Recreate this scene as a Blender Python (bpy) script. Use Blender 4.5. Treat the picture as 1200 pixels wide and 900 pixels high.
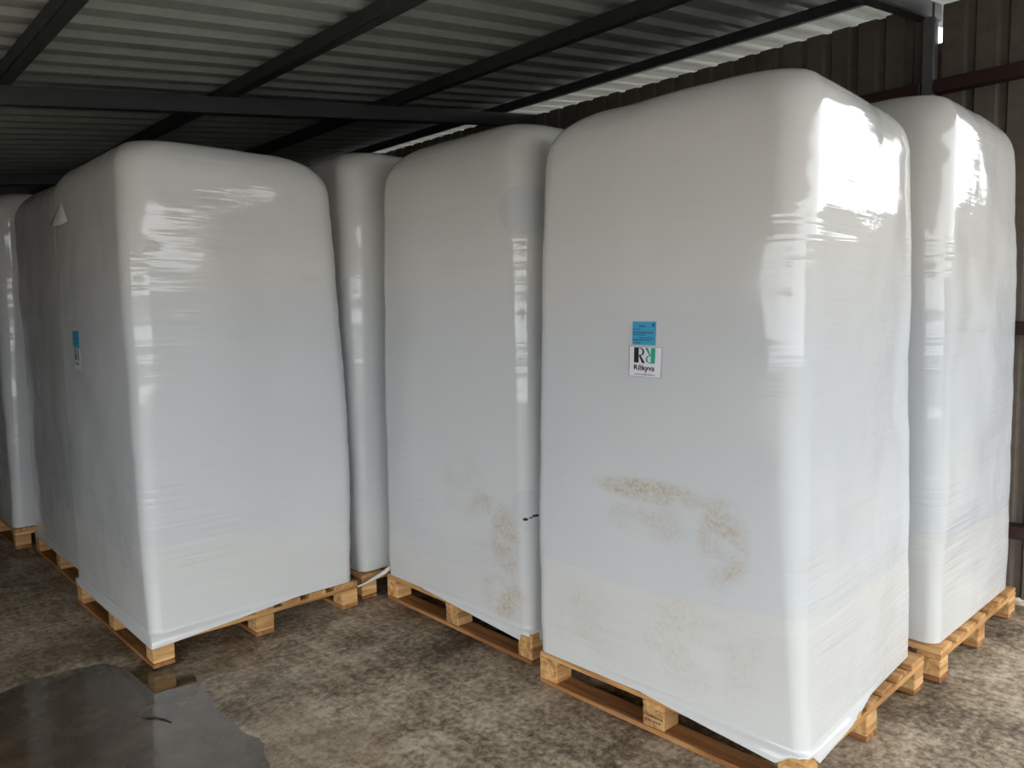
import bpy, bmesh, math, random
from mathutils import Vector, Matrix, noise

# ------------------------------------------------------------------ camera
scene = bpy.context.scene
C = scene.collection
for o in list(bpy.data.objects):
    bpy.data.objects.remove(o)

CAM_F, CAM_PITCH, CAM_ROLL, CAM_H, SHED_A = 902.4, 0.08636, -0.01424, 1.594, 2.325
fwd0 = Vector((-math.cos(SHED_A), math.sin(SHED_A), 0))
right0 = Vector((math.sin(SHED_A), math.cos(SHED_A), 0))
up0 = Vector((0, 0, 1))
fwd = fwd0 * math.cos(CAM_PITCH) - up0 * math.sin(CAM_PITCH)
up1 = up0 * math.cos(CAM_PITCH) + fwd0 * math.sin(CAM_PITCH)
ph = -CAM_ROLL
right = right0 * math.cos(ph) - up1 * math.sin(ph)
up = up1 * math.cos(ph) + right0 * math.sin(ph)
cam_d = bpy.data.cameras.new('camera')
cam = bpy.data.objects.new('camera', cam_d)
C.objects.link(cam)
M = Matrix((right, up, -fwd)).transposed().to_4x4()
M.translation = Vector((0, 0, CAM_H))
cam.matrix_world = M
cam_d.sensor_width = 36
cam_d.sensor_fit = 'HORIZONTAL'
cam_d.lens = CAM_F / 1200 * 36
cam_d.clip_start = 0.02
cam_d.clip_end = 500
scene.camera = cam

# ------------------------------------------------------------------ sky, exposure
w = bpy.data.worlds.new('overcast_sky')
scene.world = w
w.use_nodes = True
bg = w.node_tree.nodes['Background']
bg.inputs['Color'].default_value = (0.93, 0.965, 1.0, 1)
bg.inputs['Strength'].default_value = 1.0
vs = scene.view_settings
vs.view_transform = 'Standard'
vs.look = 'None'
vs.gamma = 1
vs.use_curve_mapping = False
vs.exposure = 2.29

ROOF_Y0, ROOF_Y1 = -3.14, 12.26      # open front edge, far end
ROOF_X0, ROOF_X1 = -3.2, 6.0
WALL_X = 4.79


# ------------------------------------------------------------------ helpers
def obj(name, bm_or_mesh, material=None, parent=None, smooth=False):
    if isinstance(bm_or_mesh, bmesh.types.BMesh):
        me = bpy.data.meshes.new(name)
        bm_or_mesh.to_mesh(me)
        bm_or_mesh.free()
    else:
        me = bm_or_mesh
    if material and not me.materials:
        me.materials.append(material)
    if smooth:
        for p in me.polygons:
            p.use_smooth = True
    o = bpy.data.objects.new(name, me)
    C.objects.link(o)
    if parent:
        o.parent = parent
    return o


def empty(name, loc=(0, 0, 0), rz=0.0):
    o = bpy.data.objects.new(name, None)
    C.objects.link(o)
    o.location = loc
    o.rotation_euler = (0, 0, rz)
    o.empty_display_size = 0.1
    return o


def tag(o, label, cat, group=None):
    o['label'] = label
    o['category'] = cat
    if group:
        o['group'] = group
    return o


def struct(o, label=None):
    o['kind'] = 'structure'
    if label:
        o['label'] = label
    return o


def box_bm(x0, x1, y0, y1, z0, z1, bev=0.0, jit=0.0, rnd=None):
    bm = bmesh.new()
    bmesh.ops.create_cube(bm, size=1)
    for v in bm.verts:
        v.co = Vector(((x0 + x1) / 2 + v.co.x * (x1 - x0), (y0 + y1) / 2 + v.co.y * (y1 - y0),
                       (z0 + z1) / 2 + v.co.z * (z1 - z0)))
        if jit:
            v.co += Vector((rnd.uniform(-jit, jit), rnd.uniform(-jit, jit), rnd.uniform(-jit, jit) * .5))
    if bev:
        bmesh.ops.bevel(bm, geom=bm.edges[:], offset=bev, segments=1, affect='EDGES')
    return bm


def pydata(name, verts, faces):
    me = bpy.data.meshes.new(name)
    me.from_pydata(verts, [], faces)
    me.update()
    return me


class NT:
    """small node helper"""
    def __init__(self, name):
        self.m = bpy.data.materials.new(name)
        self.m.use_nodes = True
        self.t = self.m.node_tree
        self.b = self.t.nodes['Principled BSDF']
        self.out = self.t.nodes['Material Output']

    def n(self, typ, **kw):
        nd = self.t.nodes.new(typ)
        for k, v in kw.items():
            setattr(nd, k, v)
        return nd

    def link(self, a, b):
        self.t.links.new(a, b)

    def setin(self, sock, val):
        if hasattr(val, 'is_output'):
            self.link(val, sock)
        else:
            sock.default_value = val

    def coord(self, kind='Object', scale=(1, 1, 1), rot=(0, 0, 0), loc=(0, 0, 0)):
        tc = self.n('ShaderNodeTexCoord')
        mp = self.n('ShaderNodeMapping')
        mp.inputs['Scale'].default_value = scale
        mp.inputs['Rotation'].default_value = rot
        mp.inputs['Location'].default_value = loc
        self.link(tc.outputs[kind], mp.inputs['Vector'])
        return mp.outputs[0]

    def noise(self, vec, scale=1.0, detail=4.0, rough=0.5, dist=0.0):
        nd = self.n('ShaderNodeTexNoise')
        self.link(vec, nd.inputs['Vector'])
        nd.inputs['Scale'].default_value = scale
        nd.inputs['Detail'].default_value = detail
        nd.inputs['Roughness'].default_value = rough
        nd.inputs['Distortion'].default_value = dist
        return nd.outputs['Fac']

    def ramp(self, fac, stops):
        nd = self.n('ShaderNodeValToRGB')
        e = nd.color_ramp.elements
        while len(e) < len(stops):
            e.new(0.5)
        for el, (p, c) in zip(e, stops):
            el.position = p
            el.color = c if len(c) == 4 else (*c, 1)
        self.link(fac, nd.inputs[0])
        return nd.outputs[0]

    def math(self, op, a, b=0.0, c=0.0, clamp=False):
        nd = self.n('ShaderNodeMath', operation=op, use_clamp=clamp)
        for i, v in enumerate((a, b, c)):
            self.setin(nd.inputs[i], v)
        return nd.outputs[0]

    def mix(self, fac, a, b, blend='MIX'):
        nd = self.n('ShaderNodeMix', data_type='RGBA', blend_type=blend)
        self.setin(nd.inputs[0], fac)
        for s, v in ((nd.inputs[6], a), (nd.inputs[7], b)):
            self.setin(s, v if hasattr(v, 'is_output') else (*v, 1) if len(v) == 3 else v)
        return nd.outputs[2]

    def sep(self, vec):
        nd = self.n('ShaderNodeSeparateXYZ')
        self.link(vec, nd.inputs[0])
        return nd.outputs

    def smooth(self, v, a, b):
        nd = self.n('ShaderNodeMapRange', interpolation_type='SMOOTHSTEP')
        self.setin(nd.inputs[0], v)
        nd.inputs[1].default_value = a
        nd.inputs[2].default_value = b
        return nd.outputs[0]

    def bump(self, height, strength=0.3, dist=0.01, normal=None):
        nd = self.n('ShaderNodeBump')
        nd.inputs['Strength'].default_value = strength
        nd.inputs['Distance'].default_value = dist
        self.link(height, nd.inputs['Height'])
        if normal is not None:
            self.link(normal, nd.inputs['Normal'])
        return nd.outputs[0]


def srgb(r, g, b):
    f = lambda c: c / 12.92 if c <= 0.04045 else ((c + 0.055) / 1.055) ** 2.4
    return (f(r / 255), f(g / 255), f(b / 255))


def flat(name, col, rough=0.6, metal=0.0, spec=0.5):
    k = NT(name)
    k.b.inputs['Base Color'].default_value = (*col, 1)
    k.b.inputs['Roughness'].default_value = rough
    k.b.inputs['Metallic'].default_value = metal
    k.b.inputs['Specular IOR Level'].default_value = spec
    return k.m


# ------------------------------------------------------------------ materials
def mat_sheet(name, c1, c2, rough=0.55, streak=(1, 1, 1)):
    k = NT(name)
    a = k.noise(k.coord('Object', (1.3 * streak[0], 1.3 * streak[1], 1.3 * streak[2])), 1.0, 5, 0.6)
    b = k.noise(k.coord('Object', (14, 14, 14)), 1.0, 4, 0.6)
    f = k.math('MULTIPLY_ADD', b, 0.35, k.math('MULTIPLY', a, 0.75))
    k.link(k.ramp(f, [(0.3, c1), (0.75, c2)]), k.b.inputs['Base Color'])
    k.b.inputs['Roughness'].default_value = rough
    k.b.inputs['Specular IOR Level'].default_value = 0.4
    return k.m


m_roof = mat_sheet('painted_roof_sheet', srgb(150, 156, 151), srgb(186, 192, 186), 0.5)
m_wall = mat_sheet('weathered_wall_sheet', srgb(80, 71, 62), srgb(122, 112, 101), 0.6, (1, 1, .3))
m_steel = mat_sheet('grey_painted_steel', srgb(48, 50, 50), srgb(68, 70, 70), 0.5)
m_post = mat_sheet('pale_grey_steel', srgb(86, 86, 87), srgb(112, 112, 113), 0.45)
m_rail = mat_sheet('dark_red_primer_steel', srgb(44, 26, 25), srgb(64, 37, 35), 0.6)


def mat_floor():
    k = NT('dirty_damp_concrete')
    co = k.coord('Object')
    # big soft patches, tyre-dragged streaks, fine crumbs
    big = k.noise(k.coord('Object', (0.9, 1.25, 1)), 1.0, 4, 0.55, 0.6)
    mid = k.noise(k.coord('Object', (3.2, 4.6, 1), (0, 0, 0.4)), 1.0, 6, 0.62, 0.8)
    streak = k.noise(k.coord('Object', (16, 3.2, 1), (0, 0, -0.25)), 1.0, 5, 0.6, 0.5)
    fine = k.noise(k.coord('Object', (34, 34, 34)), 1.0, 6, 0.7)
    f = k.math('MULTIPLY_ADD', mid, 0.38, k.math('MULTIPLY', big, 0.36))
    f = k.math('MULTIPLY_ADD', streak, 0.22, f)
    f = k.math('MULTIPLY_ADD', fine, 0.55, k.math('SUBTRACT', f, 0.065))
    col = k.ramp(f, [(0.54, srgb(62, 51, 39)), (0.635, srgb(118, 102, 82)), (0.715, srgb(162, 145, 122)), (0.83, srgb(204, 190, 168))])
    rust = k.noise(k.coord('Object', (1.6, 1.6, 1), loc=(3.3, 1.2, 0)), 1.0, 3, 0.5)
    col = k.mix(k.math('MULTIPLY', k.smooth(rust, 0.54, 0.72), 0.35), col, srgb(132, 100, 62))
    specks = k.noise(k.coord('Object', (60, 60, 60)), 1.0, 2, 0.5)
    col = k.mix(k.math('MULTIPLY', k.smooth(specks, 0.66, 0.72), 0.55), col, srgb(44, 38, 32))
    # damp halo around the puddle (shape of its own)
    x, y, z = k.sep(co)
    wob = k.noise(k.coord('Object', (2.2, 2.2, 1)), 1.0, 5, 0.6)
    dx = k.math('DIVIDE', k.math('SUBTRACT', x, 0.72), 0.85)
    dy = k.math('DIVIDE', k.math('SUBTRACT', y, 3.2), 1.25)
    r = k.math('SQRT', k.math('ADD', k.math('MULTIPLY', dx, dx), k.math('MULTIPLY', dy, dy)))
    r = k.math('ADD', r, k.math('MULTIPLY', k.math('SUBTRACT', wob, 0.5), 1.3))
    wet = k.math('SUBTRACT', 1.0, k.smooth(r, 0.75, 1.1))
    damp = k.smooth(k.noise(k.coord('Object', (1.1, 1.1, 1), loc=(7, 2, 0)), 1.0, 5, 0.6), 0.5, 0.7)
    col = k.mix(k.math('MULTIPLY', wet, 0.15), col, srgb(60, 50, 38), 'MIX')
    k.link(col, k.b.inputs['Base Color'])
    ro = k.math('SUBTRACT', 0.72, k.math('MULTIPLY', wet, 0.30))
    ro = k.math('SUBTRACT', ro, k.math('MULTIPLY', damp, 0.18))
    k.link(ro, k.b.inputs['Roughness'])
    k.b.inputs['Specular IOR Level'].default_value = 0.45
    h = k.math('MULTIPLY_ADD', fine, 0.5, k.math('ADD', k.math('MULTIPLY', streak, 0.8), mid))
    k.link(k.bump(h, 0.75, 0.014), k.b.inputs['Normal'])
    return k.m


m_floor = mat_floor()


def mat_water():
    # shallow silty water: muddy body colour under a smooth reflecting surface, fading out at the ragged shore
    k = NT('silty_water')
    silt = k.noise(k.coord('Object', (6, 6, 6)), 1, 5, .6)
    k.link(k.ramp(silt, [(.3, srgb(72, 61, 48)), (.7, srgb(100, 87, 70))]), k.b.inputs['Base Color'])
    k.b.inputs['Roughness'].default_value = 0.06
    k.b.inputs['IOR'].default_value = 1.85
    k.link(k.bump(k.noise(k.coord('Object', (5, 5, 5)), 1, 3, .5), .06, .01), k.b.inputs['Normal'])
    x, y, z = k.sep(k.coord('Object'))
    dx = k.math('DIVIDE', k.math('SUBTRACT', x, 0.72), 0.80)
    dy = k.math('DIVIDE', k.math('SUBTRACT', y, 3.05), 1.15)
    r = k.math('SQRT', k.math('ADD', k.math('MULTIPLY', dx, dx), k.math('MULTIPLY', dy, dy)))
    wob = k.noise(k.coord('Object', (3, 3, 1)), 1.0, 6, 0.65)
    r = k.math('ADD', r, k.math('MULTIPLY', k.math('SUBTRACT', wob, 0.5), 0.9))
    k.link(k.math('SUBTRACT', 1.0, k.smooth(r, 0.62, 0.95)), k.b.inputs['Alpha'])
    return k.m


m_water = mat_water()


def mat_wood(name, c1, c2, c3, axis):
    k = NT(name)
    sc = [18, 18, 18]
    sc[axis] = 1.4
    tc = k.n('ShaderNodeTexCoord')
    oi = k.n('ShaderNodeObjectInfo')
    add = k.n('ShaderNodeVectorMath', operation='MULTIPLY_ADD')
    k.link(tc.outputs['Object'], add.inputs[0])
    add.inputs[1].default_value = sc
    cmb = k.n('ShaderNodeCombineXYZ')
    rr = k.math('MULTIPLY', oi.outputs['Random'], 37.0)
    for i in range(3):
        k.link(rr, cmb.inputs[i])
    k.link(cmb.outputs[0], add.inputs[2])
    g = k.noise(add.outputs[0], 1.4, 5, 0.6, 0.8)
    col = k.ramp(g, [(0.3, c1), (0.52, c2), (0.72, c3)])
    wide = k.noise(k.coord('Object', (2.3, 2.3, 2.3)), 1, 3, .5)
    col = k.mix(k.math('MULTIPLY', k.smooth(wide, .5, .72), 0.5), col, srgb(120, 74, 38))
    bright = k.math('MULTIPLY_ADD', oi.outputs['Random'], 0.35, 0.8)
    hs = k.n('ShaderNodeHueSaturation')
    k.link(bright, hs.inputs['Value'])
    k.link(col, hs.inputs['Color'])
    k.link(hs.outputs[0], k.b.inputs['Base Color'])
    k.b.inputs['Roughness'].default_value = 0.75
    k.b.inputs['Specular IOR Level'].default_value = 0.25
    k.link(k.bump(g, 0.35, 0.003), k.b.inputs['Normal'])
    return k.m


WOODC = (srgb(150, 104, 60), srgb(196, 150, 96), srgb(216, 176, 122))
m_wood_x = mat_wood('pine_grain_across', *WOODC, 0)
m_wood_y = mat_wood('pine_grain_along', *WOODC, 1)
WETC = (srgb(108, 66, 38), srgb(152, 104, 62), srgb(182, 136, 90))
m_wood_wet = mat_wood('damp_pine_runner', *WETC, 1)
m_block = mat_wood('pine_block', srgb(150, 104, 60), srgb(200, 156, 102), srgb(224, 188, 136), 0)


def mat_film(name, seam_z=(0.62, 1.75), stains=(), soft=0.006, amt=1.0, wobble=0.12, spots=(), discs=()):
    """white stretch film over a peat bale; object coordinates = bale coordinates in metres"""
    k = NT(name)
    co = k.coord('Object')
    x, y, z = k.sep(co)
    base = srgb(207, 208, 206)
    blue = srgb(200, 204, 207)
    upper = srgb(214, 211, 206)
    wv = k.noise(k.coord('Object', (1.1, 1.1, 0.5)), 1.0, 2, 0.4)
    zz = k.math('MULTIPLY_ADD', k.math('SUBTRACT', wv, 0.5), wobble * 2, z)
    # slope of the wrap seam across the bale
    seam = k.math('MULTIPLY_ADD', k.math('SINE', k.math('MULTIPLY', k.math('ADD', y, x), 2.6)), 0.035, z)
    seam = k.math('MULTIPLY_ADD', k.math('SUBTRACT', wv, 0.5), wobble, seam)
    band = k.math('MULTIPLY', k.smooth(seam, seam_z[0] - soft, seam_z[0] + soft),
                  k.math('SUBTRACT', 1.0, k.smooth(zz, seam_z[1] - .25, seam_z[1] + .2)))
    patch = k.noise(k.coord('Object', (1.2, 1.2, 2.4), loc=(4, 1, 2)), 1, 3, .5)
    band = k.math('MULTIPLY', band, k.math('MULTIPLY_ADD', patch, 0.8 * amt, 0.35 * amt))
    col = k.mix(band, base, blue)
    col = k.mix(k.smooth(zz, seam_z[1] - .35, seam_z[1] + .25), col, upper)
    def ell(c3, r3):
        d = None
        for c, s_, r in zip((x, y, z), c3, r3):
            q = k.math('DIVIDE', k.math('SUBTRACT', c, s_), r)
            q = k.math('MULTIPLY', q, q)
            d = q if d is None else k.math('ADD', d, q)
        return d
    for (c3, r3) in discs:
        col = k.mix(k.math('MULTIPLY', k.math('SUBTRACT', 1.0, k.smooth(ell(c3, r3), .92, 1.0)), 0.38), col, srgb(186, 194, 201))
    dirt = k.noise(k.coord('Object', (5, 5, 14)), 1, 5, .65)
    col = k.mix(k.math('MULTIPLY', k.smooth(dirt, .58, .8), 0.12), col, srgb(170, 160, 145))
    for (sx, sy, sz, rx, ry, rz, amt_, thr) in stains:
        d = None
        for c, s, r in ((x, sx, rx), (y, sy, ry), (z, sz, rz)):
            q = k.math('DIVIDE', k.math('SUBTRACT', c, s), r)
            q = k.math('MULTIPLY', q, q)
            d = q if d is None else k.math('ADD', d, q)
        mask = k.math('SUBTRACT', 1.0, k.smooth(d, 0.15, 1.0))
        st = k.noise(k.coord('Object', (5, 5, 9), loc=(sx * 7, sz * 5, 0)), 1, 4, .6)
        pin = k.noise(k.coord('Object', (60, 60, 75)), 1, 4, .65)
        mask = k.math('MULTIPLY', mask, k.smooth(st, thr - .1, thr + .2))
        grain = k.math('MULTIPLY_ADD', k.smooth(pin, .40, .64), 0.65, 0.35)
        col = k.mix(k.math('MULTIPLY', k.math('MULTIPLY', mask, grain), amt_, clamp=True), col, srgb(176, 160, 132))
        mask2 = k.math('MULTIPLY', mask, k.smooth(pin, .66, .72))
        col = k.mix(k.math('MULTIPLY', mask2, 0.5 * amt_, clamp=True), col, srgb(104, 88, 66))
    for (c3, r3) in spots:
        e = k.math('ADD', ell(c3, r3), k.math('MULTIPLY', k.math('SUBTRACT', k.noise(k.coord('Object', (80, 80, 80)), 1, 3, .6), .5), 1.6))
        col = k.mix(k.math('SUBTRACT', 1.0, k.smooth(e, .75, 1.0)), col, srgb(52, 34, 34))
    k.link(col, k.b.inputs['Base Color'])
    rn = k.noise(k.coord('Object', (2.2, 2.2, 5)), 1, 4, .6)
    k.link(k.math('MULTIPLY_ADD', rn, 0.12, 0.02), k.b.inputs['Roughness'])
    k.b.inputs['Specular IOR Level'].default_value = 0.5
    k.b.inputs['IOR'].default_value = 1.5
    # wrinkles: long taut horizontal creases, diagonal creases near the foot, small crumple
    w1 = k.noise(k.coord('Object', (1.3, 1.3, 30), (0.05, -0.04, 0)), 1.0, 2, 0.5, 0.3)
    w2 = k.noise(k.coord('Object', (2.4, 2.4, 26), (0.45, 0.35, 0)), 1.0, 2, 0.5, 0.5)
    w3 = k.noise(k.coord('Object', (13, 13, 13)), 1.0, 3, 0.6, 1.2)
    w4 = k.noise(k.coord('Object', (2.4, 2.4, 2.0)), 1.0, 2, 0.5)
    sel = k.smooth(k.noise(k.coord('Object', (1.7, 1.7, 2.0), loc=(2, 6, 3)), 1, 2, .5), .46, .64)
    sel2 = k.smooth(k.noise(k.coord('Object', (1.9, 1.9, 1.3), loc=(9, 3, 1)), 1, 2, .5), .50, .66)
    foot = k.math('SUBTRACT', 1.0, k.smooth(z, .15, .75))
    h = k.math('MULTIPLY', w1, k.math('MULTIPLY_ADD', sel, 0.60, 0.09))
    h = k.math('MULTIPLY_ADD', w2, k.math('MULTIPLY_ADD', foot, 0.26, k.math('MULTIPLY', sel2, 0.25)), h)
    h = k.math('MULTIPLY_ADD', w3, k.math('MULTIPLY_ADD', sel2, 0.40, 0.04), h)
    h = k.math('MULTIPLY_ADD', w4, 1.2, h)
    # overlapping edges of the spiral wrap
    saw = k.math('FRACT', k.math('MULTIPLY_ADD', k.math('ADD', z, k.math('MULTIPLY_ADD', wv, 0.12, k.math('MULTIPLY', k.math('SUBTRACT', x, y), 0.05))), 2.3, 0.35))
    h = k.math('MULTIPLY_ADD', saw, 0.22, h)
    k.link(k.bump(h, 0.62, 0.010), k.b.inputs['Normal'])
    return k.m


m_label_blue = flat('blue_paper', srgb(62, 158, 196), 0.5)
m_label_white = flat('white_paper', srgb(226, 224, 232), 0.5)
m_ink = flat('black_ink', srgb(26, 24, 26), 0.5)
m_ink_blue = flat('dark_blue_ink', srgb(20, 72, 112), 0.5)
m_ink_green = flat('green_ink', srgb(28, 160, 128), 0.5)
m_ink_plum = flat('plum_ink', srgb(70, 40, 62), 0.5)
m_border = flat('grey_border_ink', srgb(120, 116, 130), 0.5)


# ------------------------------------------------------------------ floor, ground, puddle
def floor_h(x, y):
    v = noise.fractal(Vector((x * 0.9, y * 0.9, 3.1)), 0.9, 2.1, 4) * 0.004
    # shallow hollow that holds the puddle
    d = math.hypot((x - 0.72) / 0.66, (y - 3.05) / 1.0)
    d += noise.fractal(Vector((x * 1.9, y * 1.9, 9.7)), 0.9, 2.0, 3) * 0.22
    hollow = max(0.0, 1.0 - d)
    v -= 0.022 * min(1.0, hollow * 2.2)
    return v


xs = [-5 + 10.2 * i / 204 for i in range(205)]
ys = [-0.5 + 9.0 * i / 180 for i in range(181)]
fv = [(x, y, floor_h(x, y) - 0.003) for y in ys for x in xs]
nx = len(xs)
ff = [(j * nx + i, j * nx + i + 1, (j + 1) * nx + i + 1, (j + 1) * nx + i) for j in range(len(ys) - 1) for i in range(nx - 1)]
floor = obj('floor', pydata('floor', fv, ff), m_floor, smooth=True)
struct(floor, 'dirty damp concrete floor with tyre streaks')

m_ground = mat_sheet('wet_yard_concrete', srgb(92, 88, 80), srgb(124, 119, 110), 0.7)
gv, gf = [], []
for (x0, x1, y0, y1) in ((-60, 60, -60, -0.5), (-60, -5, -0.5, 60), (5.2, 60, -0.5, 60), (-5, 5.2, 8.5, 60)):
    b = len(gv)
    gv += [(x0, y0, -0.006), (x1, y0, -0.006), (x1, y1, -0.006), (x0, y1, -0.006)]
    gf.append((b, b + 1, b + 2, b + 3))
struct(obj('floor_yard', pydata('floor_yard', gv, gf), m_ground), 'wet concrete yard outside the shed')
m_yardwall = mat_sheet('yard_wall_render', srgb(104, 100, 94), srgb(132, 128, 122), 0.8)
struct(obj('wall_yard_unseen', box_bm(10.0, 10.3, -9.3, 20, 0, 2.9), m_yardwall), 'grey boundary wall beside the yard')
struct(obj('wall_yard_unseen', box_bm(3.2, 10.0, -9.3, -9.0, 0, 2.9), m_yardwall), 'unseen grey wall added to block low sky in front')  # out of view, added to hold low sky off the right bales' feet

pv, pf = [], []
N = 72
for i in range(N):
    a = 2 * math.pi * i / N
    pv.append((0.72 + 0.80 * math.cos(a), 3.05 + 1.15 * math.sin(a), -0.0085))
pv.append((0.72, 3.05, -0.0085))
pf = [(i, (i + 1) % N, N) for i in range(N)]
puddle = obj('puddle', pydata('puddle', pv, pf), m_water)
tag(puddle, 'shallow murky puddle on the concrete in front of the left bale', 'puddle')


# ------------------------------------------------------------------ roof and walls
SLOPE = 0.127
def roof_low(x):            # underside of the roof sheets (low flats), top of purlins
    return 2.794 + SLOPE * x


ceiling = struct(empty('ceiling'), 'corrugated metal roof on steel purlins and rafters')
PITCH, RIBH = 0.22, 0.027
prof = [(0.0, 0), (0.05, 0), (0.08, RIBH), (0.19, RIBH), (0.22, 0)]   # low flat narrow, high pan wide


def roof_sheet(y0, nribs, dz):
    pts = []
    for k in range(nribs):
        for (py, pz) in prof[:-1]:
            pts.append((y0 + k * PITCH + py, pz))
    pts.append((y0 + nribs * PITCH, 0))
    pts.append((y0 + nribs * PITCH + 0.06, 0.001))
    v, f = [], []
    n = len(pts)
    stations = [ROOF_X0, -1.5, 0, 2.5, ROOF_X1]
    for t in (0.0, 0.0012):
        for x in stations:
            for (py, pz) in pts:
                v.append((x, py, roof_low(x) + pz + t + dz))
    ns = len(stations)
    for t in range(2):
        o = t * ns * n
        for s in range(ns - 1):
            for i in range(n - 1):
                q = (o + s * n + i, o + (s + 1) * n + i, o + (s + 1) * n + i + 1, o + s * n + i + 1)
                f.append(q if t else q[::-1])
    o = ns * n
    for s in (0, ns - 1):
        for i in range(n - 1):
            f.append((s * n + i, s * n + i + 1, o + s * n + i + 1, o + s * n + i))
    for i in (0, n - 1):
        for s in range(ns - 1):
            f.append((s * n + i, (s + 1) * n + i, o + (s + 1) * n + i, o + s * n + i))
    return pydata('roof_panel', v, f)


y = ROOF_Y0
i = 0
while y < ROOF_Y1:
    obj('roof_panel', roof_sheet(y, 5, 0.0016 * (i % 2)), m_roof, ceiling)
    y += 5 * PITCH
    i += 1


def sloped_beam(x0, x1, y0, y1, zlow, depth):
    """box whose underside follows the roof slope"""
    bm = box_bm(x0, x1, y0, y1, 0, 1)
    for v in bm.verts:
        base = zlow + SLOPE * v.co.x
        v.co.z = base + v.co.z * depth
    bmesh.ops.bevel(bm, geom=bm.edges[:], offset=0.006, segments=2, affect='EDGES')
    return bm


PUR = [-2.78, -1.56, -0.35, 0.87, 2.09, 3.31]
for px in PUR:
    obj('purlin', sloped_beam(px, px + 0.075, ROOF_Y0 + 0.05, ROOF_Y1 - .1, 2.713, 0.08), m_steel, ceiling)
obj('eave_purlin', sloped_beam(4.47, 4.53, ROOF_Y0 + 0.05, ROOF_Y1 - .1, 2.728, 0.065), m_steel, ceiling)
RAFTER_Y = [-1.5, 1.66, 4.80, 8.0, 11.2]
for ry in RAFTER_Y:
    obj('rafter', sloped_beam(ROOF_X0 + .1, 4.93, ry - 0.04, ry + 0.04, 2.615, 0.097), m_steel, ceiling)

wall_r = struct(empty('wall_right'), 'trapezoidal metal sheet wall with posts and rails')
WP = 0.16
wprof = [(0.0, 0.0), (0.10, 0.0), (0.115, 0.025), (0.145, 0.025)]


def wall_sheet(y0, n, z0, z1, dx=0.0, tail=0.05):
    pts = []
    for k in range(n):
        for (py, pd) in wprof:
            pts.append((y0 + k * WP + py, pd))
    pts.append((y0 + n * WP, 0))
    pts.append((y0 + n * WP + tail, 0.0))
    v, f = [], []
    m = len(pts)
    for t in (0.0, 0.0015):
        for z in (z0, z1):
            for (py, pd) in pts:
                v.append((WALL_X + dx + pd + t, py, z))
    for t in range(2):
        o = t * 2 * m
        for i in range(m - 1):
            q = (o + i, o + i + 1, o + m + i + 1, o + m + i)
            f.append(q if t else q[::-1])
    for b in (0, m):
        for i in range(m - 1):
            f.append((b + i, b + i + 1, 2 * m + b + i + 1, 2 * m + b + i))
    for i in (0, m - 1):
        f.append((i, m + i, 3 * m + i, 2 * m + i))
    return pydata('wall_panel', v, f)


rnd = random.Random(4)
# right of the near post: two sheets, then a narrow slot of daylight, then the long run of sheets
obj('wall_panel', wall_sheet(0.82, 4, 0.025, 3.285, 0.004, 0.11), m_wall, wall_r)
obj('wall_strip', box_bm(WALL_X + .030, WALL_X + .036, 1.50, 1.70, 0.03, 3.09), m_wall, wall_r)
y = 1.612
i = 0
while y < ROOF_Y1 - .3:
    obj('wall_panel', wall_sheet(y, 7, 0.022, (3.315 if y < 4.9 else 3.375) + rnd.uniform(-.012, .012), 0.002 * (i % 2)), m_wall, wall_r)
    y += 7 * WP
    i += 1


def post_bm(x, y0, z1):
    return box_bm(x - .032, x + .032, y0 - .032, y0 + .032, 0, z1, 0.006)


for ry in RAFTER_Y[1:]:
    obj('post', post_bm(4.745, ry - .045, 2.612 + SLOPE * 4.72), m_post, wall_r)
for z in (0.41, 1.50, 2.83):
    for (ya, yb) in ((0.82, RAFTER_Y[1] - .08), (RAFTER_Y[1] - .01, RAFTER_Y[2] - .08), (RAFTER_Y[2] - .01, RAFTER_Y[3] - .08)):
        obj('rail', box_bm(4.70, 4.785, ya, yb, z - .035, z + .035, 0.004), m_rail, wall_r)

wall_b = struct(empty('wall_back'), 'dark metal sheet wall at the far end')
bm = box_bm(ROOF_X0 + .05, WALL_X - .05, ROOF_Y1 - .06, ROOF_Y1 - .04, 0, 1)
for v in bm.verts:
    if v.co.z > .5:
        v.co.z = 2.79 + SLOPE * v.co.x
    else:
        v.co.z = -.03
obj('wall_panel', bm, m_wall, wall_b)
wall_l = struct(empty('wall_left_unseen'), 'unseen metal sheet partition added to shade the far left bales')
obj('wall_panel', box_bm(-1.62, -1.60, 2.9, ROOF_Y1 - .1, -.03, 2.785 + SLOPE * -1.62), m_wall, wall_l)  # unseen partition, set close in as an occluder to darken the deep left bales


# ------------------------------------------------------------------ pallets
PL, PW = 1.2, 1.1        # along y (runner side), along x (board-end side)
BOARDS = [(0.0, 0.145)]
_gap = (PW - 2 * .145 - 5 * .10) / 6
_x = .145
for _k in range(5):
    _x += _gap
    BOARDS.append((_x, _x + .10))
    _x += .10
BOARDS.append((PW - .145, PW))


def mesh_of(bm, name, mat):
    me = bpy.data.meshes.new(name)
    bm.to_mesh(me)
    bm.free()
    me.materials.append(mat)
    return me


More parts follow.
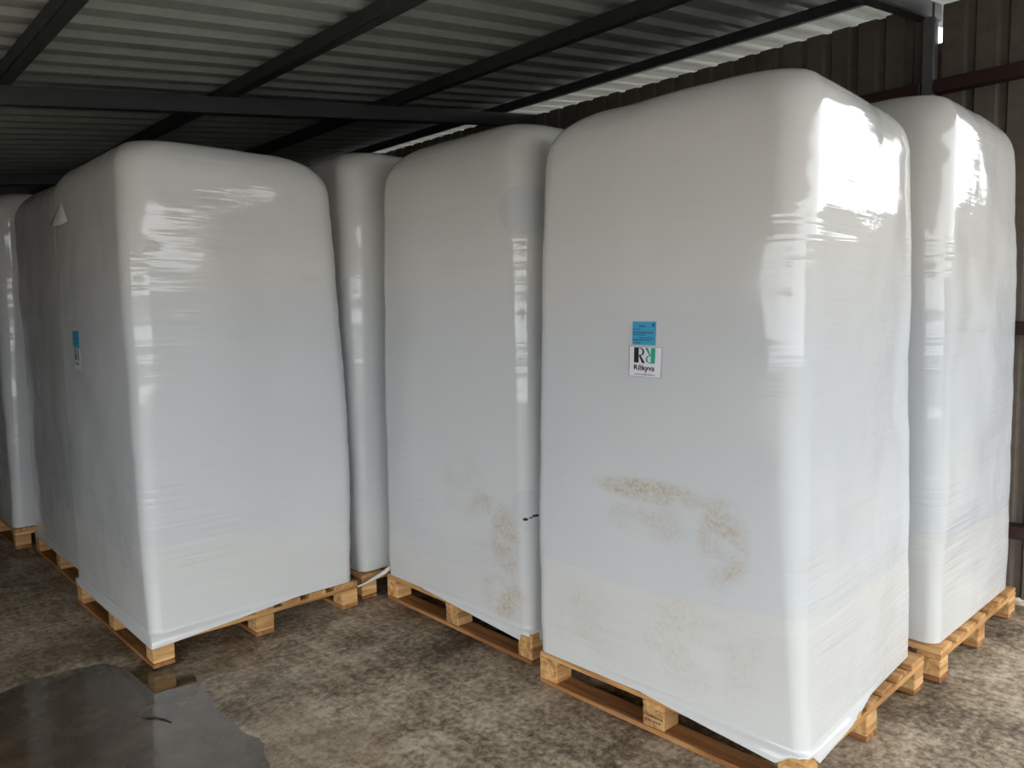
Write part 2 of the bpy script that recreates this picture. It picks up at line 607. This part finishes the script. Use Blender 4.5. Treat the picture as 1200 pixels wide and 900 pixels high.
prn = random.Random(11)
PM_boards = [mesh_of(box_bm(a, b, 0, PL, .122, .144, .003, .003, prn), 'deck_board', m_wood_y) for a, b in BOARDS]
PM_string = [mesh_of(box_bm(0.0, PW, a, a + .10, .100, .122, .003, .002, prn), 'stringer_board', m_wood_x)
             for a in (0.0, .55, 1.1)]
PM_run = [mesh_of(box_bm(a, a + .10, 0, PL, 0.0, .022, .003, .002, prn), 'bottom_board', m_wood_wet)
          for a in (0.0, .5, 1.0)]
PM_block = {}
for i_, bx_ in enumerate((0.0, .5, 1.0)):
    for j_, by_ in enumerate((0.0, .55, 1.1)):
        PM_block[i_, j_] = mesh_of(box_bm(bx_ + .001, bx_ + .099, by_ + .001, by_ + .099, .022, .100, .004, .002, prn), 'block', m_block)


def make_pallet(loc, rot_deg, label):
    t = empty('wooden_pallet', (loc[0], loc[1], 0), math.radians(rot_deg))
    tag(t, label, 'pallet', 'wooden pallets under the bales')
    for me in PM_boards:
        obj('deck_board', me, None, t)
    for me in PM_string:
        obj('stringer_board', me, None, t)
    for me in PM_run:
        obj('bottom_board', me, None, t)
    for me in PM_block.values():
        obj('block', me, None, t)
    return t


# ------------------------------------------------------------------ bales
def interp(vals, z):
    zs = (.15, 1.2, 2.3)
    r = 0
    for i in range(3):
        w_ = 1
        for j in range(3):
            if j != i:
                w_ *= (z - zs[j]) / (zs[i] - zs[j])
        r += vals[i] * w_
    return r


NC, NS = 12, 22       # segments per corner / per side
ZL = 110


def section(P, z, d=0.0, extra=0.0):
    """ordered ring of (x, y, nx, ny) of a rounded rectangle at height z"""
    s = {k: interp(P[k], z) for k in 'WESN'}
    r = max(.02, interp(P['r'], z))
    x0 = s['W'] + d - extra
    x1 = PW - s['E'] - d + extra
    y0 = s['S'] + d - extra
    y1 = PL - s['N'] - d + extra
    r = min(r + d * .25, (x1 - x0) / 2.01, (y1 - y0) / 2.01)
    out = []
    cs = ((x1 - r, y1 - r, 0), (x0 + r, y1 - r, 90), (x0 + r, y0 + r, 180), (x1 - r, y0 + r, 270))
    for q in range(4):
        cx, cy, a0 = cs[q]
        for k in range(NC):
            a = math.radians(a0 + 90 * k / NC)
            out.append((cx + r * math.cos(a), cy + r * math.sin(a), math.cos(a), math.sin(a)))
        a = math.radians(a0 + 90)
        p0 = (cx + r * math.cos(a), cy + r * math.sin(a))
        cx2, cy2, a2 = cs[(q + 1) % 4]
        a2 = math.radians(a2)
        p1 = (cx2 + r * math.cos(a2), cy2 + r * math.sin(a2))
        for k in range(NS):
            t = k / NS
            out.append((p0[0] + (p1[0] - p0[0]) * t, p0[1] + (p1[1] - p0[1]) * t, math.cos(a), math.sin(a)))
    sk = P.get('skew', 0.0)
    if sk:      # front face turned a little against the pallet
        out = [(x, y + sk * (x / PW) * (1 - y / PL), ax, ay) for (x, y, ax, ay) in out]
    return out


def wrinkle(P, x, y, z):
    s = P['seed']
    v = noise.fractal(Vector((x * 1.3 + s, y * 1.3, z * 1.5)), 0.9, 2.0, 3) * 0.012
    v += noise.noise(Vector((x * 2.0 + s * 3, y * 2.0, z * 13))) * 0.0022
    v += noise.noise(Vector((x * 6 + s, y * 6, z * 22))) * 0.0010
    return v


def bale_verts(P):
    H, Rt = P['H'], P['Rt']
    rings = []
    zb = 0.150
    for k in range(ZL + 1):
        t = k / ZL
        # denser towards the top rounding
        z = zb + (H - Rt - zb) * min(1, t / 0.78) if t < 0.78 else None
        if z is None:
            q = (t - .78) / .22
            ang = q * math.pi / 2
            qz = math.sin(ang)
            z = H - Rt + Rt * qz
            d = Rt * (1 - max(0.0, 1 - qz ** 2.2) ** (1 / 2.2))
            nz = qz ** 3
        else:
            d, nz = 0.0, 0.0
        ring = []
        for (x, y, ax, ay) in section(P, z, d):
            wv = wrinkle(P, x, y, z) * (1 if z > .3 else max(0.1, (z - .15) / .15))
            c = math.sqrt(max(0, 1 - nz * nz))
            ring.append(Vector((x + ax * wv * c, y + ay * wv * c, z + wv * nz)))
        rings.append(ring)
    top = rings[-1]
    n = len(top)
    cx = sum(v.x for v in top) / n
    cy = sum(v.y for v in top) / n
    for f in (0.75, 0.5, 0.25, 0.08):
        ring = []
        for v in top:
            x, y = cx + (v.x - cx) * f, cy + (v.y - cy) * f
            ring.append(Vector((x, y, v.z * f + H * (1 - f) + wrinkle(P, x, y, H) * .8 + P.get('crown', .0) * (1 - f * f))))
        rings.append(ring)
    return rings


def skirt_drop(P, x, y):
    """how far below the pallet deck the film is pulled at this point of the foot"""
    best = 0.15
    for (cx, cy, rx, ry, drop, notch) in P.get('skirt', ()):
        dx, dy = abs(x - cx), abs(y - cy)
        d = dx / rx + dy / ry
        if d < 1:
            zz = 0.15 - drop * (1 - d)
            if notch and dx + dy < notch:
                zz = 0.150 - .02 * ((dx + dy) / notch)
            best = min(best, zz) if not (notch and dx + dy < notch) else zz
    return best


def make_bale(P, mat, label):
    rings = bale_verts(P)
    n = len(rings[0])
    # skirt: film pulled down over the edge of the pallet, and a short tuck under the bale where it is not
    low = []
    mid = []
    for i, v in enumerate(rings[0]):
        s = section(P, .15)[i]
        z = skirt_drop(P, v.x, v.y)
        if z < .1485:
            k = .88 * min(1.0, (.15 - z) / .025)
            ex, ey = min(max(v.x, -.006), PW + .006), min(max(v.y, -.006), PL + .006)
            # push out to the pallet's rim
            if s[2] < -.3:
                ex = ex * (1 - k) + (-.006) * k
            if s[3] < -.3:
                ey = ey * (1 - k) + (-.006) * k
            if s[2] > .3:
                ex = ex * (1 - k) + (PW + .006) * k
            if s[3] > .3:
                ey = ey * (1 - k) + (PL + .006) * k
            mid.append(Vector((ex, ey, .1495)))
            low.append(Vector((ex, ey, z)))
        else:
            cxm, cym = PW / 2, PL / 2
            mid.append(Vector((v.x, v.y, .148)))
            low.append(Vector((v.x + (cxm - v.x) * .06, v.y + (cym - v.y) * .06, .1455)))
    rings = [low, mid] + rings
    verts = [tuple(v) for r in rings for v in r]
    faces = []
    for k in range(len(rings) - 1):
        for i in range(n):
            j = (i + 1) % n
            faces.append((k * n + i, k * n + j, (k + 1) * n + j, (k + 1) * n + i))
    last = (len(rings) - 1) * n
    faces.append(tuple(last + i for i in range(n)))
    root = empty('wrapped_bale', (P['o'][0], P['o'][1], 0), math.radians(P['rot']))
    tag(root, label, 'bale', 'film wrapped bales')
    f = obj('stretch_film', pydata('stretch_film', verts, faces), mat, root, smooth=True)
    P['root'] = root
    return root


def west_x(P, y, z, off):
    """surface of the bale's x-low face at (y, z)"""
    x = interp(P['W'], z)
    return x - wrinkle(P, x, y, z) - off


R0 = dict(Rt=.2, r=(.055, .085, .12), crown=.0)
BA = dict(R0, o=(2.314, 1.097), rot=.65, H=2.42, W=(-.003, -.015, 0.01), E=(.02, -.04, .01), S=(-.003, .03, .03), skew=.048, N=(-.01, -.01, -.01),
          seed=1.3, skirt=[(0, 0, .62, .70, .062, .075)])
BB = dict(R0, o=(3.506, 1.072), rot=-.38, H=2.55, Rt=.2, W=(.03, .02, .02), E=(.015, .0, .02), S=(.03, .03, .05), N=(.03, .03, .03), seed=7.7)
BC = dict(R0, o=(2.387, 2.432), rot=-1.04, H=2.51, Rt=.24, W=(.0, -.01, -.01), E=(.03, .03, .03), S=(.02, .02, .02), N=(.0, -.01, .01),
          seed=4.1, skirt=[(0, 0, .5, .9, .055, .07)])
BD = dict(R0, o=(1.128, 3.639), rot=.755, H=2.455, W=(.0, -.012, -.015), E=(.02, -.01, .04), S=(.0, .02, .02), N=(.0, -.01, -.025),
          seed=2.9, skirt=[(0, 0, .75, 2.6, .055, 0)])
BE = dict(R0, o=(2.285, 3.70), rot=-.6, H=2.56, W=(.02, .0, .0), E=(.03, .03, .03), S=(.03, .02, .03), N=(.03, .03, .03), seed=9.2)
BF = dict(R0, o=(1.185, 4.96), rot=.4, H=2.47, W=(.0, -.01, -.01), E=(.03, .02, .03), S=(.03, .02, .02), N=(.0, -.01, .0), seed=5.5,
          skirt=[(0, 0.6, .6, 2.2, .03, 0)])
BG = dict(R0, o=(1.085, 6.32), rot=0.5, H=2.53, W=(.0, .0, .0), E=(.03, .02, .03), S=(.02, .02, .02), N=(.03, .03, .03), seed=6.4)

film_a = mat_film('film_front_bale', (0.60, 1.75), [(0, .60, .945, .3, .30, .055, .9, .36), (0, .30, .80, .3, .12, .20, .7, .42),
                                                   (0, .62, .83, .3, .22, .10, .4, .46), (0, .40, .40, .3, .45, .22, .3, .46), (0, .95, .35, .3, .25, .2, .25, .46)])
film_b = mat_film('film_right_bale', (0.62, 1.75))
film_c = mat_film('film_middle_bale', (0.40, 1.75), [(0, .35, .70, .3, .12, .10, .5, .42), (0, .17, .55, .3, .12, .22, .7, .40), (0, .2, .28, .3, .18, .14, .8, .42),
                                                    (0, .45, .75, .3, .25, .20, .3, .48)],
                  soft=.05, amt=.7, spots=[((0, .042, .676), (.05, .011, .008)), ((.02, .012, .683), (.02, .02, .007)), ((.045, .0, .690), (.03, .03, .009))],
                  discs=[((.02, 0, .715), (.17, .125, .10)), ((.03, .02, 2.07), (.25, .155, .11))])
film_d = mat_film('film_left_bale', (0.55, 1.80), soft=.06, amt=.9)
film_e = mat_film('film_plain', (0.5, 1.8), soft=.05, amt=.7)

make_bale(BA, film_a, 'largest front white film-wrapped bale with blue and white labels on its left face')
make_bale(BB, film_b, 'rightmost white film-wrapped bale beside the metal wall')
make_bale(BC, film_c, 'white film-wrapped bale in the middle with two round patches by its corner')
make_bale(BD, film_d, 'left white film-wrapped bale near the puddle with labels on its dim left side')
make_bale(BE, film_e, 'narrow visible white bale between the left labelled bale and the middle patched bale')
make_bale(BF, film_e, 'dim white bale directly behind the left labelled bale')
make_bale(BG, film_e, 'farthest shadowy bale at the left edge of the photo')
for P, lb in ((BA, 'wooden pallet under the largest front bale'), (BB, 'wooden pallet under the rightmost bale by the metal wall'),
              (BC, 'wooden pallet under the middle bale with round patches'), (BD, 'wooden pallet under the left labelled bale by the puddle'),
              (BE, 'wooden pallet under the narrow bale between the left and middle bales'),
              (BF, 'wooden pallet directly behind the pallet of the left labelled bale'),
              (BG, 'shadowed wooden pallet under the farthest bale at the left edge')):
    make_pallet(P['o'], P['rot'], lb)


# ------------------------------------------------------------------ labels on the bales
def face_sheet(P, name, y0, y1, z0, z1, off, mat, parent, tilt=0.0, n=4):
    """paper stuck on the x-low face; y0 is its left edge as seen (high y), thickness towards the bale"""
    v, f = [], []
    yc, zc = (y0 + y1) / 2, (z0 + z1) / 2
    for t in (0, 1):
        for j in range(n + 1):
            for i in range(n + 1):
                a = y0 + (y1 - y0) * i / n - yc
                b = z0 + (z1 - z0) * j / n - zc
                y = yc + a * math.cos(tilt) - b * math.sin(tilt)
                z = zc + a * math.sin(tilt) + b * math.cos(tilt)
                v.append((west_x(P, y, z, off - t * .0008), y, z))
    m = n + 1
    for t in (0, 1):
        o = t * m * m
        for j in range(n):
            for i in range(n):
                q = (o + j * m + i, o + j * m + i + 1, o + (j + 1) * m + i + 1, o + (j + 1) * m + i)
                f.append(q if t else q[::-1])
    rim = [i for i in range(m)] + [j * m + n for j in range(1, m)] + [n * m + i for i in range(n - 1, -1, -1)] + [j * m for j in range(n - 1, 0, -1)]
    for a, b in zip(rim, rim[1:] + rim[:1]):
        f.append((a, b, b + m * m, a + m * m))
    return obj(name, pydata(name, v, f), mat, parent)


def face_poly(P, name, polys, y0, y1, z0, z1, off, mat, parent, tilt=0.0):
    """flat print: polygons in label units (0..1 right, 0..1 up), y0 = left edge (high y)"""
    v, f = [], []
    yc, zc = (y0 + y1) / 2, (z0 + z1) / 2
    for poly in polys:
        b0 = len(v)
        for (px, pz) in poly:
            a = y0 + (y1 - y0) * px - yc
            b = z0 + (z1 - z0) * pz - zc
            y = yc + a * math.cos(tilt) - b * math.sin(tilt)
            z = zc + a * math.sin(tilt) + b * math.cos(tilt)
            v.append((west_x(P, y, z, off), y, z))
        f.append(tuple(range(b0, b0 + len(poly))))
    me = pydata(name, v, f)
    return obj(name, me, mat, parent)


def rect(x0, x1, y0, y1):
    return [(x0, y0), (x1, y0), (x1, y1), (x0, y1)]


def big_r(x0, x1, y0, y1, rot180=False):
    """R with a thick stem, thin bowl and a tapering leg"""
    polys = [rect(0, .42, 0, 1), rect(0, .5, .95, 1.0)]
    # bowl as a band of quads
    k = 12
    for i in range(k):
        a0 = math.pi / 2 - math.pi * i / k
        a1 = math.pi / 2 - math.pi * (i + 1) / k
        def p(a, ro, rx):
            return (.46 + rx * math.cos(a), .73 + ro * math.sin(a))
        polys.append([p(a0, .27, .46), p(a1, .27, .46), p(a1, .22, .30), p(a0, .22, .30)])
    polys.append(rect(.42, .5, .46, .51))
    polys.append([(.42, .49), (.58, .49), (1.02, 0), (.74, 0)])
    out = []
    for poly in polys:
        q = []
        for (a, b) in poly:
            if rot180:
                a, b = 1 - a, 1 - b
            q.append((x0 + (x1 - x0) * a, y0 + (y1 - y0) * b))
        out.append(q)
    return out


def text_polys(txt, x0, x1, y0, y1, bold=0.0):
    cu = bpy.data.curves.new('lettering', 'FONT')
    cu.body = txt
    cu.size = 1
    cu.offset = bold
    cu.resolution_u = 2
    o = bpy.data.objects.new('lettering', cu)
    C.objects.link(o)
    dg = bpy.context.evaluated_depsgraph_get()
    me = bpy.data.meshes.new_from_object(o.evaluated_get(dg))
    vs_ = [v.co.copy() for v in me.vertices]
    polys = [[vs_[i] for i in p.vertices] for p in me.polygons]
    bpy.data.objects.remove(o)
    bpy.data.curves.remove(cu)
    bpy.data.meshes.remove(me)
    if not vs_:
        return []
    ax0, ax1 = min(v.x for v in vs_), max(v.x for v in vs_)
    ay0, ay1 = min(v.y for v in vs_), max(v.y for v in vs_)
    return [[(x0 + (x1 - x0) * (v.x - ax0) / (ax1 - ax0), y0 + (y1 - y0) * (v.y - ay0) / (ay1 - ay0)) for v in p] for p in polys]


def dashes(rnd_, x0, x1, yc, hgt):
    out = []
    x = x0
    while x < x1:
        wd = rnd_.uniform(.012, .05)
        out.append(rect(x, min(x + wd, x1), yc - hgt / 2, yc + hgt / 2))
        x += wd + rnd_.uniform(.008, .03)
    return out


def put_labels(P, yl, yr, zt, yl2, yr2, zt2, tilt):
    """blue ticket above, white logo label below"""
    r_ = random.Random(3)
    hb = 0.086
    bl = face_sheet(P, 'blue_label', yl, yr, zt - hb, zt, .004, m_label_blue, P['root'], tilt)
    bl['label'] = 'small blue paper ticket with dark printed lines'
    pr = dashes(r_, .30, .58, .80, .07) + [rect(.86, .93, .78, .93)]
    for k, (a, b) in enumerate(((.05, .36), (.05, .92), (.05, .62), (.30, .90), (.05, .80), (.12, .4))):
        pr += dashes(r_, a, b, .66 - k * .115, .035)
    pr += [rect(.02, .98, .49, .505), rect(.02, .98, .245, .26)]
    face_poly(P, 'print', pr, yl, yr, zt - hb, zt, .0052, m_ink_blue, bl, tilt)
    hw = 0.112
    a = (yl2, yr2, zt2 - hw, zt2)
    wl = face_sheet(P, 'logo_label', *a, .004, m_label_white, P['root'], tilt)
    wl['label'] = 'white label with black and green letters'
    face_poly(P, 'border', [rect(0, 1, 0, .012), rect(0, 1, .988, 1), rect(0, .012, 0, 1), rect(.985, 1, 0, 1)], *a, .0052, m_border, wl, tilt)
    face_poly(P, 'black_letter', big_r(.16, .50, .46, .965), *a, .0054, m_ink, wl, tilt)
    face_poly(P, 'green_letter', big_r(.50, .80, .46, .965, True), *a, .0056, m_ink_green, wl, tilt)
    face_poly(P, 'name_lettering', text_polys('R\u0117kyva', .16, .80, .16, .42, .02), *a, .0058, m_ink_plum, wl, tilt)
    sm = dashes(r_, .18, .80, .085, .035) + [rect(.50, .53, .135, .165)]
    face_poly(P, 'small_print', sm, *a, .006, m_border, wl, tilt)


# local y on the face = world y - origin (rotation is tiny)
put_labels(BA, 1.780 - 1.097, 1.676 - 1.097, 1.572, 1.796 - 1.097, 1.646 - 1.097, 1.480, 0.02)
put_labels(BD, 4.535 - 3.639, 4.430 - 3.639, 1.556, 4.540 - 3.639, 4.410 - 3.639, 1.464, 0.0)


# ------------------------------------------------------------------ loose film
def ribbon(name, pts, widths, normals, mat, parent, thick=.0008):
    v, f = [], []
    for p, w_, nrm in zip(pts, widths, normals):
        p, nrm = Vector(p), Vector(nrm)
        for sgn in (-1, 1):
            v.append(tuple(p + nrm * (w_ * sgn)))
    n = len(pts)
    for i in range(n - 1):
        f.append((2 * i, 2 * i + 1, 2 * i + 3, 2 * i + 2))
    o = obj(name, pydata(name, v, f), mat, parent, smooth=True)
    md = o.modifiers.new('thickness', 'SOLIDIFY')
    md.thickness = thick
    return o


# torn tail of film from the middle bale's foot to the end of the left pallet
def loc_of(P, wx, wy, wz):
    a = math.radians(P['rot'])
    dx, dy = wx - P['o'][0], wy - P['o'][1]
    return (dx * math.cos(a) + dy * math.sin(a), -dx * math.sin(a) + dy * math.cos(a), wz)


tp = [(2.43, 3.615, .185), (2.40, 3.630, .160), (2.36, 3.640, .142), (2.31, 3.638, .129), (2.26, 3.633, .121), (2.215, 3.632, .116)]
t_ = ribbon('film_tail', [loc_of(BC, *p) for p in tp], [.020, .014, .011, .009, .007, .004],
            [(0.3, 0, .9), (.1, .3, .9), (0, .5, .8), (0, .2, 1), (0, -.3, .9), (0, 0, 1)], film_e, BC['root'])
t_['label'] = 'loose torn strip of white film'

# loose flap hanging at the upper far edge of the left bale
fv_, ff_ = [], []
rows_ = 7
for r_ in range(rows_):
    q = r_ / (rows_ - 1)
    z_ = 2.335 - .21 * q
    ya, yb = 1.06 + .05 * q, .97 - .09 * q
    for c_ in range(4):
        u_ = c_ / 3
        fv_.append((.02 * (1 - q) - .04 * q * (1 - .35 * u_) + .012 * math.sin(5 * u_ + 3 * q), ya + (yb - ya) * u_, z_ - .02 * math.sin(3 * u_) * q))
for r_ in range(rows_ - 1):
    for c_ in range(3):
        a_ = r_ * 4 + c_
        ff_.append((a_, a_ + 1, a_ + 5, a_ + 4))
fl = obj('film_flap', pydata('film_flap', fv_, ff_), film_e, BD['root'], smooth=True)
fl.modifiers.new('thickness', 'SOLIDIFY').thickness = .0008
fl['label'] = 'loose flap of white film'


# ------------------------------------------------------------------ small things
pal = bpy.data.objects['wooden_pallet']
blk = [c for c in pal.children if c.data == PM_block[0, 1]][0]
r_ = random.Random(8)
sv, sf = [], []
for row, (a0, a1) in enumerate(((.560, .642), (.572, .636))):
    yy = a1
    while yy > a0:
        wd = r_.uniform(.004, .010)
        zc = .068 - row * .018
        b0 = len(sv)
        sv += [(-.0005, yy, zc - .004), (-.0005, yy - wd, zc - .004), (-.0005, yy - wd, zc + .004), (-.0005, yy, zc + .004)]
        sf.append((b0, b0 + 1, b0 + 2, b0 + 3))
        yy -= wd + r_.uniform(.002, .006)
st_ = obj('stamp', pydata('stamp', sv, sf), flat('branded_mark', srgb(84, 52, 30), .8), blk)
st_['label'] = 'dark branded stamp marks'

m_twig = flat('dark_bark', srgb(38, 30, 22), .8)


def tube_mesh(name, pts, radii, seg=6):
    v, f = [], []
    for i, p in enumerate(pts):
        p = Vector(p)
        d = Vector(pts[min(i + 1, len(pts) - 1)]) - Vector(pts[max(i - 1, 0)])
        d.normalize()
        s_ = d.cross(Vector((0, 0, 1))).normalized()
        t_ = s_.cross(d)
        for k in range(seg):
            a = 2 * math.pi * k / seg
            v.append(tuple(p + (s_ * math.cos(a) + t_ * math.sin(a)) * radii[i]))
    for i in range(len(pts) - 1):
        for k in range(seg):
            f.append((i * seg + k, i * seg + (k + 1) % seg, (i + 1) * seg + (k + 1) % seg, (i + 1) * seg + k))
    f.append(tuple(range(seg - 1, -1, -1)))
    f.append(tuple((len(pts) - 1) * seg + k for k in range(seg)))
    return pydata(name, v, f)


tw = obj('twig', tube_mesh('twig', [(0, 0, .003), (.035, -.03, .005), (.06, -.07, .004), (.075, -.12, .003)], [.0035, .003, .0026, .0015]), m_twig)
tw.location = (0.945, 3.23, -.0095)
tag(tw, 'small dark bent twig lying in the murky puddle', 'twig')
